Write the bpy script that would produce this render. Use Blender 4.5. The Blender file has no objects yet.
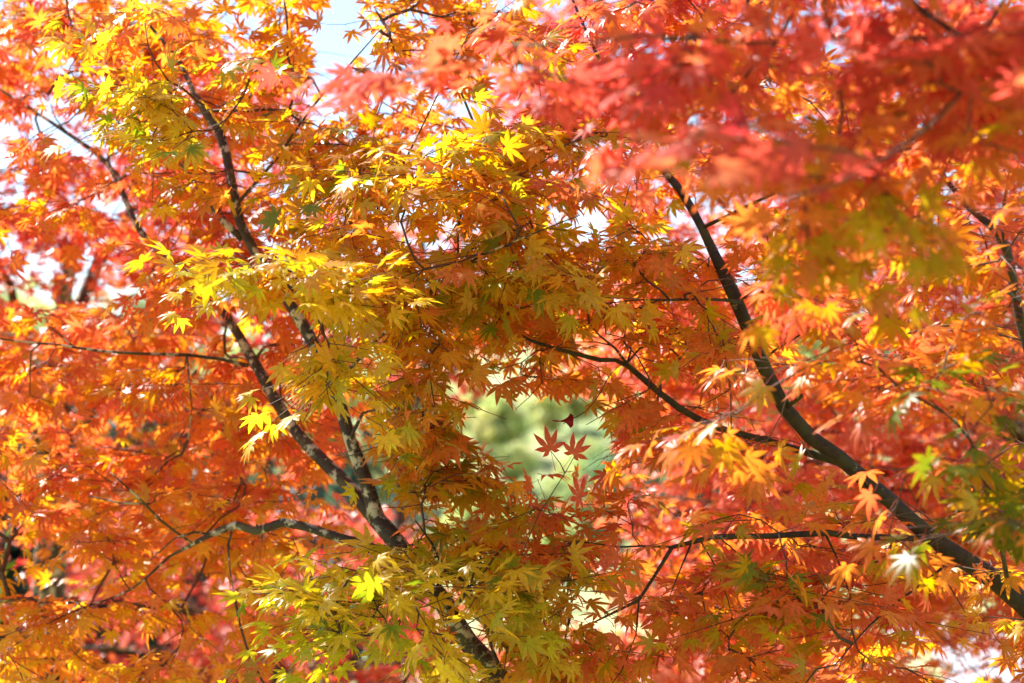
import bpy, math, random
import numpy as np
from mathutils import Vector
random.seed(7); RNG = np.random.default_rng(7)
D = bpy.data; S = bpy.context.scene; COL = S.collection
R = math.radians

# ------------------------------------------------------------------ camera
W, H = 1024, 683
LENS = 70.0
CAMP = np.array([0.0, 0.0, 1.65]); PITCH = R(5.0)
cam_d = D.cameras.new('camera'); cam = D.objects.new('camera', cam_d); COL.objects.link(cam)
cam_d.lens = LENS; cam_d.sensor_width = 36; cam_d.clip_start = 0.05; cam_d.clip_end = 2000
cam.location = CAMP; cam.rotation_euler = (R(90) + PITCH, 0, 0)
cam_d.dof.use_dof = True; cam_d.dof.focus_distance = 3.15; cam_d.dof.aperture_fstop = 4.0
cam_d.dof.aperture_blades = 9
S.camera = cam
# ------------------------------------------------------------------ sky, sun, exposure
SUN_TO = Vector((-0.54, 0.54, 0.72)).normalized()
elev = math.asin(SUN_TO.z); azim = math.atan2(SUN_TO.x, SUN_TO.y)
w = D.worlds.new('World'); S.world = w; w.use_nodes = True
nt = w.node_tree; bg = nt.nodes['Background']
sky = nt.nodes.new('ShaderNodeTexSky'); sky.sky_type = 'NISHITA'; sky.sun_disc = False
sky.sun_elevation = elev; sky.sun_rotation = azim; sky.air_density = 1.0; sky.dust_density = 0.3
nt.links.new(sky.outputs[0], bg.inputs[0]); bg.inputs[1].default_value = 0.072
sd = D.lights.new('sun', 'SUN'); sd.energy = 4.5; sd.angle = R(0.5); sd.color = (1.0, 0.94, 0.86)
so = D.objects.new('sun', sd); COL.objects.link(so)
so.rotation_euler = SUN_TO.to_track_quat('Z', 'Y').to_euler()
S.view_settings.view_transform = 'Standard'; S.view_settings.look = 'None'
S.view_settings.exposure = 1.8; S.view_settings.gamma = 1; S.view_settings.use_curve_mapping = False
S.render.engine = 'CYCLES'
cy = S.cycles
cy.max_bounces = 10; cy.diffuse_bounces = 5; cy.glossy_bounces = 2; cy.transmission_bounces = 7
cy.transparent_max_bounces = 4; cy.caustics_reflective = False; cy.caustics_refractive = False
cy.use_denoising = True; cy.denoiser = 'OPENIMAGEDENOISE'; cy.denoising_prefilter = 'ACCURATE'
cy.sample_clamp_indirect = 8

# ------------------------------------------------------------------ helpers
FPX = LENS / 36 * W
FWD = np.array([0, math.cos(PITCH), math.sin(PITCH)]); UP = np.array([0, -math.sin(PITCH), math.cos(PITCH)])
RIGHT = np.array([1.0, 0, 0])
def at(px, py, d):
    px = np.asarray(px, float); py = np.asarray(py, float); d = np.asarray(d, float)
    return (CAMP + d[..., None] * (FWD + ((px - W/2)/FPX)[..., None]*RIGHT + ((H/2 - py)/FPX)[..., None]*UP))
def proj(P):
    q = P - CAMP; d = q @ FWD; d = np.maximum(d, 1e-3)
    return W/2 + FPX*(q @ RIGHT)/d, H/2 - FPX*(q @ UP)/d, d

def lin(h):
    c = [int(h[i:i+2], 16)/255 for i in (0, 2, 4)]
    return np.array([x/12.92 if x <= .04045 else ((x+.055)/1.055)**2.4 for x in c])

def mesh_np(name, V, loops, starts, mat, parent=None, col=None, smooth=True):
    me = D.meshes.new(name)
    me.vertices.add(len(V)); me.vertices.foreach_set('co', np.asarray(V, np.float32).ravel())
    me.loops.add(len(loops)); me.loops.foreach_set('vertex_index', np.asarray(loops, np.int32))
    me.polygons.add(len(starts)); me.polygons.foreach_set('loop_start', np.asarray(starts, np.int32))
    me.polygons.foreach_set('use_smooth', np.full(len(starts), smooth, bool))
    me.update(calc_edges=True)
    if col is not None:
        a = me.color_attributes.new('Col', 'FLOAT_COLOR', 'POINT')
        c = np.ones((len(V), 4), np.float32); c[:, :3] = col
        a.data.foreach_set('color', c.ravel())
    me.materials.append(mat)
    o = D.objects.new(name, me); COL.objects.link(o)
    if parent is not None: o.parent = parent
    return o
def faces_to(loops_faces):
    loops = []; starts = []
    for f in loops_faces:
        starts.append(len(loops)); loops.extend(f)
    return np.array(loops, np.int32), np.array(starts, np.int32)

class MB:
    def __init__(s): s.V = []; s.F = []; s.n = 0
    def add(s, V, F):
        s.V.append(np.asarray(V, float)); s.F += [[i + s.n for i in f] for f in F]; s.n += len(V)
    def tube(s, P, rad, sides=8, bump=0.0):
        P = np.asarray(P, float); n = len(P)
        T = np.gradient(P, axis=0); T /= np.linalg.norm(T, axis=1)[:, None] + 1e-9
        ref = np.array([0.3, -1, 0.2]) if abs(T[0] @ np.array([0.3, -1, .2])) < 0.9 else np.array([1.0, 0, 0])
        A = np.cross(T, ref); A /= np.linalg.norm(A, axis=1)[:, None] + 1e-9
        B = np.cross(T, A)
        th = np.arange(sides) * 2*math.pi/sides
        rad = np.asarray(rad, float)
        rr = rad[:, None] * (1 + bump*RNG.normal(size=(n, sides)))
        V = P[:, None, :] + rr[..., None]*(np.cos(th)[None, :, None]*A[:, None, :] + np.sin(th)[None, :, None]*B[:, None, :])
        F = []
        for i in range(n-1):
            for j in range(sides):
                k = (j+1) % sides
                F.append([i*sides+j, i*sides+k, (i+1)*sides+k, (i+1)*sides+j])
        F.append(list(range(sides))[::-1]); F.append([(n-1)*sides+j for j in range(sides)])
        s.add(V.reshape(-1, 3), F)
    def build(s, name, mat, parent=None):
        loops, starts = faces_to(s.F)
        return mesh_np(name, np.concatenate(s.V), loops, starts, mat, parent)

def tag(o, label=None, cat=None, group=None, kind=None):
    if label: o['label'] = label
    if cat: o['category'] = cat
    if group: o['group'] = group
    if kind: o['kind'] = kind
    return o
def empty(name, loc=(0, 0, 0)):
    o = D.objects.new(name, None); COL.objects.link(o); o.location = loc; return o
def catmull(P, step):
    P = np.asarray(P, float)
    Q = np.vstack([2*P[0]-P[1], P, 2*P[-1]-P[-2]]); out = []
    for i in range(1, len(Q)-2):
        p0, p1, p2, p3 = Q[i-1], Q[i], Q[i+1], Q[i+2]
        m = max(1, int(np.linalg.norm((p2-p1)[:3])/step))
        for k in range(m):
            t = k/m
            out.append(0.5*((2*p1)+(-p0+p2)*t+(2*p0-5*p1+4*p2-p3)*t*t+(-p0+3*p1-3*p2+p3)*t**3))
    out.append(Q[-2]); return np.array(out)

# ------------------------------------------------------------------ materials
def new_mat(name):
    m = D.materials.new(name); m.use_nodes = True; t = m.node_tree
    return m, t, t.nodes['Principled BSDF'], t.nodes['Material Output']
def leaf_mat(name, trans=0.66, rough=0.36, sat=1.06, spec=.55):
    m, t, p, out = new_mat(name)
    N = t.nodes; L = t.links
    a = N.new('ShaderNodeAttribute'); a.attribute_name = 'Col'
    tc = N.new('ShaderNodeTexCoord'); no = N.new('ShaderNodeTexNoise'); no.inputs['Scale'].default_value = 160; no.inputs['Detail'].default_value = 3
    L.new(tc.outputs['Object'], no.inputs['Vector'])
    mr = N.new('ShaderNodeMapRange'); mr.inputs['From Min'].default_value = 0.3; mr.inputs['From Max'].default_value = 0.7
    mr.inputs['To Min'].default_value = 0.82; mr.inputs['To Max'].default_value = 1.12
    L.new(no.outputs[0], mr.inputs['Value'])
    hs = N.new('ShaderNodeHueSaturation'); L.new(a.outputs['Color'], hs.inputs['Color']); L.new(mr.outputs[0], hs.inputs['Value'])
    L.new(hs.outputs[0], p.inputs['Base Color']); p.inputs['Roughness'].default_value = rough
    p.inputs['Specular IOR Level'].default_value = spec
    h2 = N.new('ShaderNodeHueSaturation'); h2.inputs['Saturation'].default_value = sat; h2.inputs['Value'].default_value = 1.12
    L.new(hs.outputs[0], h2.inputs['Color'])
    tr = N.new('ShaderNodeBsdfTranslucent'); L.new(h2.outputs[0], tr.inputs['Color'])
    mx = N.new('ShaderNodeMixShader'); mx.inputs[0].default_value = trans
    L.new(p.outputs[0], mx.inputs[1]); L.new(tr.outputs[0], mx.inputs[2]); L.new(mx.outputs[0], out.inputs['Surface'])
    return m
def bark_mat(name, dark, mid, pale, moss, scale=22, pale_amt=0.62):
    m, t, p, out = new_mat(name); N = t.nodes; L = t.links
    tc = N.new('ShaderNodeTexCoord')
    def noise(s, det=4, rough=.6):
        n = N.new('ShaderNodeTexNoise'); n.inputs['Scale'].default_value = s; n.inputs['Detail'].default_value = det; n.inputs['Roughness'].default_value = rough
        L.new(tc.outputs['Object'], n.inputs['Vector']); return n
    def ramp(src, a, b, ca, cb):
        r = N.new('ShaderNodeValToRGB'); L.new(src, r.inputs[0]); e = r.color_ramp.elements
        e[0].position = a; e[1].position = b; e[0].color = (*ca, 1); e[1].color = (*cb, 1); return r
    def mix(f, a, b):
        x = N.new('ShaderNodeMix'); x.data_type = 'RGBA'; L.new(f, x.inputs[0]); L.new(a, x.inputs[6])
        if hasattr(b, 'links'): L.new(b, x.inputs[7])
        else: x.inputs[7].default_value = (*b, 1)
        return x.outputs[2]
    base = ramp(noise(scale*4, 6, .7).outputs[0], .35, .65, dark, mid).outputs[0]
    f1 = ramp(noise(scale*.6, 4, .65).outputs[0], .48, .6, (0, 0, 0), (1, 1, 1)).outputs[0]
    c = mix(f1, base, moss)
    f2 = ramp(noise(scale, 5, .7).outputs[0], pale_amt, pale_amt+.05, (0, 0, 0), (1, 1, 1)).outputs[0]
    c = mix(f2, c, pale)
    L.new(c, p.inputs['Base Color']); p.inputs['Roughness'].default_value = 0.72
    b = N.new('ShaderNodeBump'); b.inputs['Strength'].default_value = 0.5; b.inputs['Distance'].default_value = 0.003
    L.new(noise(scale*5, 6, .75).outputs[0], b.inputs['Height']); L.new(b.outputs[0], p.inputs['Normal'])
    return m
LEAF = leaf_mat('maple_leaf'); LEAF_NEAR = leaf_mat('near_maple_leaf', .66, .5, 1.03, .2)
GREEN_LEAF = leaf_mat('green_leaf', 0.35, 0.3, 1.0)
FAR_LEAF = leaf_mat('distant_foliage', 0.6, 0.5, 1.0)
BARK = bark_mat('maple_bark', (.022, .011, .006), (.062, .036, .020), (.52, .44, .32), (.080, .058, .022), 30, .53)  # pale patches: lichen plus sun dapples painted into the bark colour
BARK_GREEN = bark_mat('mossy_maple_bark', (.014, .009, .005), (.048, .034, .014), (.34, .33, .22), (.050, .052, .012), 22, .63)
TWIG = bark_mat('twig_bark', (.05, .018, .012), (.14, .06, .03), (.35, .25, .16), (.09, .05, .03), 30, .66)
FAR_BARK = bark_mat('distant_bark', (.04, .028, .02), (.12, .09, .07), (.3, .27, .24), (.1, .09, .05), 6, .62)

# ------------------------------------------------------------------ maple leaf templates
def leaf_template(hi, seed, lobes=7):
    r = random.Random(seed)
    ang7 = [0, 34, -34, 70, -70, 112, -112]
    len7 = [1.0, .93, .93, .74, .74, .42, .42]
    ang = [a + r.uniform(-5, 5) for a in ang7]; ln = [l*r.uniform(.9, 1.08) for l in len7]
    order = sorted(range(7), key=lambda i: ang[i]); ang = [ang[i] for i in order]; ln = [ln[i] for i in order]
    V = [(0, 0, 0)]; F = []; t = [0.0]     # t: 0 at centre .. 1 at tip
    def add(a, rr, z=0, tt=None):
        a = R(a); V.append((rr*math.cos(a), rr*math.sin(a), z)); t.append(rr if tt is None else tt); return len(V)-1
    notch = []
    for i in range(8):
        if i == 0: notch.append(add(ang[0]-24, .07))
        elif i == 7: notch.append(add(ang[6]+24, .07))
        else: notch.append(add((ang[i-1]+ang[i])/2, .21*min(1, (ln[i-1]+ln[i])/1.7)*r.uniform(.9, 1.1)))
    wd = r.uniform(.102, .134)
    for i in range(7):
        a = ang[i]; l = ln[i]; nL, nR = notch[i], notch[i+1]
        bend = r.uniform(-5, 5)
        def off(u, s, z=0):
            x = u*l; y = s*wd*(.55+.45*l); aa = R(a + bend*u*u)
            V.append((x*math.cos(aa)-y*math.sin(aa), x*math.sin(aa)+y*math.cos(aa), z)); t.append(u); return len(V)-1
        if hi:
            m1 = off(.50, 0, .035); m2 = off(.76, 0, .025)
            sL = off(.48, -1); sR = off(.48, 1); qL = off(.74, -.62); qR = off(.74, .62); tip = off(1.0, 0, 0)
            F += [[0, nL, sL, m1], [0, m1, sR, nR], [m1, sL, qL, m2], [m1, m2, qR, sR], [m2, qL, tip], [m2, tip, qR]]
        else:
            m1 = off(.5, 0, .03); sL = off(.52, -1); sR = off(.52, 1); tip = off(1.0, 0)
            F += [[0, nL, sL, m1], [0, m1, sR, nR], [m1, sL, tip], [m1, tip, sR]]
    V = np.array(V); rr = np.hypot(V[:, 0], V[:, 1])
    droop = r.uniform(.05, .55); cup = r.uniform(-.25, .35); tw = r.uniform(-.25, .25)
    V[:, 2] += -droop*rr**2 + cup*V[:, 1]**2 + tw*V[:, 0]*V[:, 1]
    # petiole: thin three-sided stalk from the leaf base backwards
    pl = r.uniform(.45, .8); b = len(V); ph = []
    for u, rad in ((0, .012), (.5, .010), (1, .014)):
        for k in range(3):
            aa = k*2*math.pi/3
            ph.append((-u*pl, rad*math.cos(aa)+.05*u*u*math.sin(seed), rad*math.sin(aa)+.12*u*(u-1)+.12*u))
    V = np.vstack([V, np.array(ph)]); t += [-1]*9
    for s_ in range(2):
        for k in range(3):
            F.append([b+s_*3+k, b+s_*3+(k+1) % 3, b+s_*3+3+(k+1) % 3, b+s_*3+3+k])
    loops, starts = faces_to(F)
    return V, loops, starts, np.array(t)
HI = [leaf_template(True, i) for i in range(10)]
LO = [leaf_template(False, 50+i) for i in range(8)]

class Leaves:
    def __init__(s): s.P = []; s.X = []; s.Nn = []; s.S = []; s.C0 = []; s.C1 = []
    def add(s, p, x, n, size, c0, c1):
        s.P.append(p); s.X.append(x); s.Nn.append(n); s.S.append(size); s.C0.append(c0); s.C1.append(c1)
    def extend(s, o):
        for k in ('P', 'X', 'Nn', 'S', 'C0', 'C1'): getattr(s, k).extend(getattr(o, k))
    def build(s, name, temps, mat, parent=None, gaps=None, clear=None):
        P = np.array(s.P); X = np.array(s.X); Z = np.array(s.Nn); sz = np.array(s.S); C0 = np.array(s.C0); C1 = np.array(s.C1)
        if gaps is not None:
            ctr = P + X/np.linalg.norm(X, axis=1)[:, None]*sz[:, None]*.35
            px, py, d = proj(ctr); keep = np.ones(len(P), bool)
            for (cx, cyy, rx, ry, prob) in gaps:
                q = ((px-cx)/rx)**2 + ((py-cyy)/ry)**2 < 1
                keep &= ~(q & (RNG.random(len(P)) < prob))
            for poly, hw, prob in (clear or []):
                q = np.array(poly, float)
                for i in range(len(q)-1):
                    a0, b0 = q[i, :2], q[i+1, :2]; ab = b0-a0; tt_ = np.clip(((px-a0[0])*ab[0]+(py-a0[1])*ab[1])/(ab@ab), 0, 1)
                    dist_ = np.hypot(px-a0[0]-tt_*ab[0], py-a0[1]-tt_*ab[1]); dl = q[i, 2]+tt_*(q[i+1, 2]-q[i, 2])
                    keep &= ~((dist_ < hw) & (d < dl+.03) & (RNG.random(len(P)) < prob))
            P, X, Z, sz, C0, C1 = P[keep], X[keep], Z[keep], sz[keep], C0[keep], C1[keep]
        X = X/np.linalg.norm(X, axis=1)[:, None]; Y = np.cross(Z, X); Y /= np.linalg.norm(Y, axis=1)[:, None]; Z = np.cross(X, Y)
        M = np.stack([X, Y, Z], axis=1)      # rows
        var = RNG.integers(0, len(temps), len(P))
        Vs = []; Ls = []; Ss = []; Cs = []; nv = 0; nl = 0
        for k, (tv, tl, ts, tt) in enumerate(temps):
            ix = np.where(var == k)[0]
            if not len(ix): continue
            asp = RNG.uniform(.9, 1.1, (len(ix), 1, 1))
            loc = tv[None]*sz[ix][:, None, None]*np.concatenate([np.ones_like(asp), asp, RNG.uniform(.5, 1.6, (len(ix), 1, 1))], 2)
            V = P[ix][:, None, :] + np.einsum('nvk,nkj->nvj', loc, M[ix])
            f = np.clip(tt, 0, 1)**1.4
            C = C0[ix][:, None, :]*(1-f)[None, :, None] + C1[ix][:, None, :]*f[None, :, None]
            C[:, tt < 0, :] = np.array([.42, .08, .05])
            n = len(ix); m = len(tv)
            L = (tl[None, :] + (nv + np.arange(n)*m)[:, None]).ravel()
            St = (ts[None, :] + (nl + np.arange(n)*len(tl))[:, None]).ravel()
            Vs.append(V.reshape(-1, 3)); Ls.append(L); Ss.append(St); Cs.append(C.reshape(-1, 3)); nv += n*m; nl += n*len(tl)
        return mesh_np(name, np.concatenate(Vs), np.concatenate(Ls), np.concatenate(Ss), mat, parent, np.concatenate(Cs))

# leaf colours (centre, tip) as linear reflectances
def c(*a): return np.array(a, float)
YEL = (c(.76, .54, .06), c(.78, .47, .05))
DGR = (c(.13, .18, .015), (c(.26, .19, .015)))
YGR = (c(.50, .50, .04), c(.66, .46, .04))
GRN = (c(.20, .30, .025), c(.34, .28, .02))
OLV = (c(.50, .38, .022), c(.66, .25, .024))
AMB = (c(.76, .40, .05), c(.77, .29, .045))
ORG = (c(.78, .29, .065), c(.78, .19, .06))
VER = (c(.76, .20, .085), c(.74, .13, .07))
RED = (c(.70, .12, .085), c(.66, .085, .07))
CRM = (c(.60, .065, .065), c(.54, .045, .05))
PNK = (c(.82, .30, .22), c(.80, .20, .16))
PAL = dict(yel=[(YEL, 6), (YGR, 2), (AMB, 2)],
           ygr=[(YGR, 5), (YEL, 4), (GRN, 1.5), (AMB, .7)],
           yor=[(YEL, 4), (AMB, 4), (ORG, 1.5), (OLV, 1.5), (YGR, 3)],
           olv=[(OLV, 3.6), (AMB, 2), (YGR, 1), (GRN, .7), (ORG, 2.2)],
           oor=[(OLV, 4), (ORG, 4), (VER, 2.4), (GRN, .4)],
           org=[(ORG, 5), (VER, 3), (AMB, 3), (RED, .7), (YEL, .4)],
           ora=[(AMB, 5), (ORG, 4), (YEL, 2), (OLV, 1)],
           ver=[(VER, 5), (ORG, 3), (RED, 3)],
           red=[(RED, 5), (VER, 3), (CRM, 2)],
           crm=[(CRM, 5), (RED, 4), (PNK, 1)],
           pnk=[(PNK, 5), (RED, 3), (VER, 2), (CRM, 1.5)],
           dol=[(OLV, 2), (DGR, 6), (ORG, 1)],
           rol=[(OLV, 2.4), (ORG, 4), (AMB, .8), (VER, 3), (RED, .8)],
           crr=[(CRM, 1.6), (RED, 4), (VER, 4), (ORG, 1.2)],
           cor=[(VER, 4), (PNK, 3), (ORG, 3), (RED, 2), (AMB, .6)],
           grn=[(GRN, 5), (OLV, 4), (YGR, .4)])
def pick(pal, r):
    tot = sum(w_ for _, w_ in pal); x = r*tot
    for cc, w_ in pal:
        x -= w_
        if x <= 0: return cc
    return pal[-1][0]

# ------------------------------------------------------------------ maple tree generator
class Maple:
    def __init__(s, root, bark, name_limb='limb'):
        s.root = root; s.bark = bark; s.N = np.zeros((0, 3)); s.rad = np.zeros(0); s.dirs = np.zeros((0, 3)); s.limb_of = np.zeros(0, int); s.limbs = []
    def limb(s, name, pts, sides=10, bump=.05, label=None, attach=True, step=.035, world=False, wig=.0):
        """pts: (px, py, depth, radius) or world (x, y, z, radius)"""
        A = np.array(pts, float)
        A[:, 3] *= 1.0 if world else .9
        P = A[:, :3] if world else at(A[:, 0], A[:, 1], A[:, 2])
        Q = catmull(np.hstack([P, A[:, 3:4]]), step)
        if wig:
            n = len(Q); k = np.linspace(0, n*step*6, n)
            for ax in range(3):
                Q[1:-1, ax] += wig*(np.sin(k*1.7+RNG.uniform(0, 6))+.6*np.sin(k*3.9+RNG.uniform(0, 6)))[1:-1]
        mb = MB(); mb.tube(Q[:, :3], np.maximum(Q[:, 3], .0008), sides, bump)
        # knots and spur scars
        if sides >= 8:
            for _ in range(max(1, int(len(Q)/14))):
                i = RNG.integers(1, len(Q)-1); r0 = Q[i, 3]; dr = RNG.normal(size=3); dr /= np.linalg.norm(dr)
                base = Q[i, :3]; mb.tube([base, base+dr*r0*1.15, base+dr*r0*1.5], [r0*.55, r0*.4, r0*.12], 6, .08)
        o = mb.build(name, s.bark, s.root)
        if label: o['label'] = label
        li = len(s.limbs); s.limbs.append(o)
        if attach:
            T = np.gradient(Q[:, :3], axis=0); T /= np.linalg.norm(T, axis=1)[:, None]+1e-9
            s.N = np.vstack([s.N, Q[:, :3]]); s.rad = np.concatenate([s.rad, Q[:, 3]]); s.dirs = np.vstack([s.dirs, T])
            s.limb_of = np.concatenate([s.limb_of, np.full(len(Q), li)])
        return o
    def grow(s, blobs, leaf_len, hi, mat, crown_label, gaps=None, sides=4, step=.045, twig_parts=40, spray_scale=1.0, crown_name='crown', tilt=1.0, clear=None, dens=1.0):
        T = []; info = []
        for (cx, cyy, rx, ry, d0, d1, n, pal) in blobs:
            n = max(1, int(round(n*dens))); a = RNG.uniform(0, 2*math.pi, n); q = np.sqrt(RNG.random(n))
            P = at(cx+rx*q*np.cos(a), cyy+ry*q*np.sin(a), RNG.uniform(d0, d1, n))
            for p in P: T.append(p); info.append(pal)
        T = np.array(T)
        if gaps is not None:
            px, py, d = proj(T); keep = np.ones(len(T), bool)
            for (cx, cyy, rx, ry, prob) in gaps:
                if prob > .9: keep &= ((px-cx)/(rx+10))**2+((py-cyy)/(ry+10))**2 > 1
            T = T[keep]; info = [i for i, k in zip(info, keep) if k]
        N0 = len(s.N)
        dist = np.array([np.min(np.linalg.norm(s.N-t, axis=1)) for t in T]); order = np.argsort(dist)
        N = list(s.N); par = [-1]*N0; rt = list(range(N0)); dirs = list(s.dirs)
        arr = np.zeros((N0+len(T)*60, 3)); arr[:N0] = s.N; cnt = N0; chains = []
        cost = np.zeros(len(arr))
        L = Leaves(); twiglets = []
        for k in order:
            t = T[k]
            dd = np.linalg.norm(arr[:cnt]-t, axis=1) + cost[:cnt]*.15
            a = int(np.argmin(dd)); A = arr[a].copy(); ln = np.linalg.norm(t-A)
            if ln < .02: continue
            u = (t-A)/ln
            ctrl = A + dirs[a]*ln*.28 + u*ln*.25 + np.array([0, 0, .10*ln]) + RNG.normal(size=3)*ln*.06
            m = min(55, max(3, int(ln/step))); tt = np.linspace(0, 1, m+1)[1:]
            pts = ((1-tt)**2)[:, None]*A + (2*tt*(1-tt))[:, None]*ctrl + (tt**2)[:, None]*t
            pts[:-1] += RNG.normal(size=(m-1, 3))*step*.09 if m > 1 else 0
            idx = [a]; prev = a
            for j in range(m):
                arr[cnt] = pts[j]; dv = pts[j]-arr[prev]; dirs.append(dv/(np.linalg.norm(dv)+1e-9)); par.append(prev); rt.append(rt[a])
                cost[cnt] = cost[prev]+np.linalg.norm(dv); idx.append(cnt); prev = cnt; cnt += 1
            chains.append(idx)
            # --- leafy spray
            dirn = dirs[idx[-1]].copy(); dirn[2] = dirn[2]*.4 - .08; dirn /= np.linalg.norm(dirn)
            pal = PAL[info[k]]; base_mix = RNG.random(); hang = RNG.uniform(-.12, .62)
            def leaf(p, ax, sc=1.0):
                ax = ax/np.linalg.norm(ax); ax = ax + np.array([0, 0, -hang*RNG.uniform(.3, 1.3)]) + RNG.normal(size=3)*.3
                ax /= np.linalg.norm(ax)
                nrm = np.array([0, 0, 1.0])*.9 + RNG.normal(size=3)*.62*tilt + np.array(SUN_TO)*.35 - np.array([0, .25*tilt, 0])
                nrm = nrm - ax*(nrm@ax)
                sz = leaf_len*sc*RNG.uniform(.72, 1.15)
                p2 = p + ax*sz*.62
                x = base_mix*.55 + RNG.random()*.45 if RNG.random() < .8 else RNG.random()
                cc = pick(pal, min(.999, x)); cn = pick(pal, min(.999, max(0, x+RNG.uniform(-.12, .12))))
                v = RNG.uniform(.82, 1.12)
                L.add(p2, ax, nrm, sz, np.minimum(cc[0]*v, .85), np.minimum((cc[1]+cn[1])*.5*v, .85))
            side = np.cross(dirn, [0, 0, 1.0]); side /= np.linalg.norm(side)+1e-9
            sp = .034*spray_scale*leaf_len/.036
            back = min(len(idx)-1, 3)
            for j in range(back):
                p = arr[idx[-1-j]]
                if j == 0:
                    leaf(p, dirn+side*.35); leaf(p, dirn-side*.35)
                else:
                    for sg in (-1, 1): leaf(p, side*sg+dirn*.5)
            for q in range(int(RNG.integers(2, 4))):
                b0 = arr[idx[-1-min(len(idx)-1, q)]]; sg = (-1) ** q
                dv = dirn*RNG.uniform(.5, 1)+side*sg*RNG.uniform(.4, .9)+np.array([0, 0, RNG.uniform(-.3, .15)]); dv /= np.linalg.norm(dv)
                nn = int(RNG.integers(2, 4)); pp = [b0]
                for j in range(nn):
                    pp.append(pp[-1]+dv*sp*RNG.uniform(.9, 1.3)+RNG.normal(size=3)*sp*.08)
                    s2 = np.cross(dv, [0, 0, 1.0]); s2 /= np.linalg.norm(s2)+1e-9
                    for g in (-1, 1): leaf(pp[-1], s2*g+dv*(.5 if j < nn-1 else 1.6), .95)
                twiglets.append((rt[a], np.array(pp)))
        par = np.array(par); w_ = np.zeros(cnt)
        for ch in chains: w_[ch[-1]] += 1
        for i in range(cnt-1, N0-1, -1): w_[par[i]] += w_[i]
        tr = .00095*np.maximum(w_, 1)**.45*(leaf_len/.036)**.3
        by = {}
        for ch in chains:
            r_ = tr[ch].copy(); r_[0] = min(r_[0], r_[1]*1.15) if ch[0] >= N0 else r_[1]*1.1
            by.setdefault(rt[ch[0]], []).append((arr[ch], r_))
        for r0, pp in twiglets: by.setdefault(r0, []).append((pp, np.linspace(.0009, .0005, len(pp))*(leaf_len/.036)**.3))
        keys = sorted(by, key=lambda k: -sum(len(x[0]) for x in by[k]))
        for k in keys[:twig_parts]:
            mb = MB()
            for P, r_ in by[k]: mb.tube(P, r_, sides)
            mb.build('twig', TWIG, s.limbs[int(s.limb_of[k])])
        if len(keys) > twig_parts:
            mb = MB()
            for k in keys[twig_parts:]:
                for P, r_ in by[k]: mb.tube(P, r_, sides)
            o = mb.build('twigs', TWIG, s.root); o['kind'] = 'stuff'
        cr = L.build(crown_name, HI if hi else LO, mat, s.root, gaps, clear)
        if crown_label: cr['label'] = crown_label
        print(s.root.name, 'leaves', len(L.P), 'nodes', cnt)
        return cr, L

# ------------------------------------------------------------------ ground with hillside
def ground_h(x, y):
    s_ = np.clip((y-34)/85, 0, 1); s_ = s_*s_*(3-2*s_)
    far = np.clip((y-119)/200, 0, 1)
    return s_*(11 + 1.4*np.sin(x*.045+1)+.8*np.sin(x*.11+y*.05)) + far*10 + .12*np.sin(x*.35)*np.sin(y*.3)*np.clip((y-8)/10, 0, 1)
def make_ground():
    xs = np.concatenate([np.linspace(-600, -60, 14), np.linspace(-55, 55, 110), np.linspace(60, 600, 14)])
    ys = np.concatenate([np.linspace(-200, -10, 8), np.linspace(-5, 120, 125), np.linspace(130, 900, 24)])
    X, Y = np.meshgrid(xs, ys); Z = ground_h(X, Y)
    V = np.stack([X, Y, Z], -1).reshape(-1, 3); nx = len(xs); F = []
    for j in range(len(ys)-1):
        for i in range(nx-1): F.append([j*nx+i, j*nx+i+1, (j+1)*nx+i+1, (j+1)*nx+i])
    m, t, p, out = new_mat('grass_ground'); N = t.nodes; L = t.links
    tc = N.new('ShaderNodeTexCoord')
    def noise(s, det=5):
        n = N.new('ShaderNodeTexNoise'); n.inputs['Scale'].default_value = s; n.inputs['Detail'].default_value = det; L.new(tc.outputs['Object'], n.inputs['Vector']); return n
    r = N.new('ShaderNodeValToRGB'); L.new(noise(.25).outputs[0], r.inputs[0]); e = r.color_ramp.elements
    e[0].position = .35; e[0].color = (.20, .27, .07, 1); e[1].position = .66; e[1].color = (.48, .44, .20, 1)
    k = e.new(.5); k.color = (.32, .37, .12, 1)
    r2 = N.new('ShaderNodeValToRGB'); L.new(noise(9, 6).outputs[0], r2.inputs[0]); e = r2.color_ramp.elements
    e[0].position = .3; e[0].color = (.55, .55, .55, 1); e[1].position = .7; e[1].color = (1.1, 1.1, 1.1, 1)
    mx = N.new('ShaderNodeMix'); mx.data_type = 'RGBA'; mx.blend_type = 'MULTIPLY'; mx.inputs[0].default_value = 1
    L.new(r.outputs[0], mx.inputs[6]); L.new(r2.outputs[0], mx.inputs[7]); L.new(mx.outputs[2], p.inputs['Base Color']); p.inputs['Roughness'].default_value = .9
    loops, starts = faces_to(F)
    tag(mesh_np('ground', V, loops, starts, m), kind='structure')
make_ground()
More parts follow.
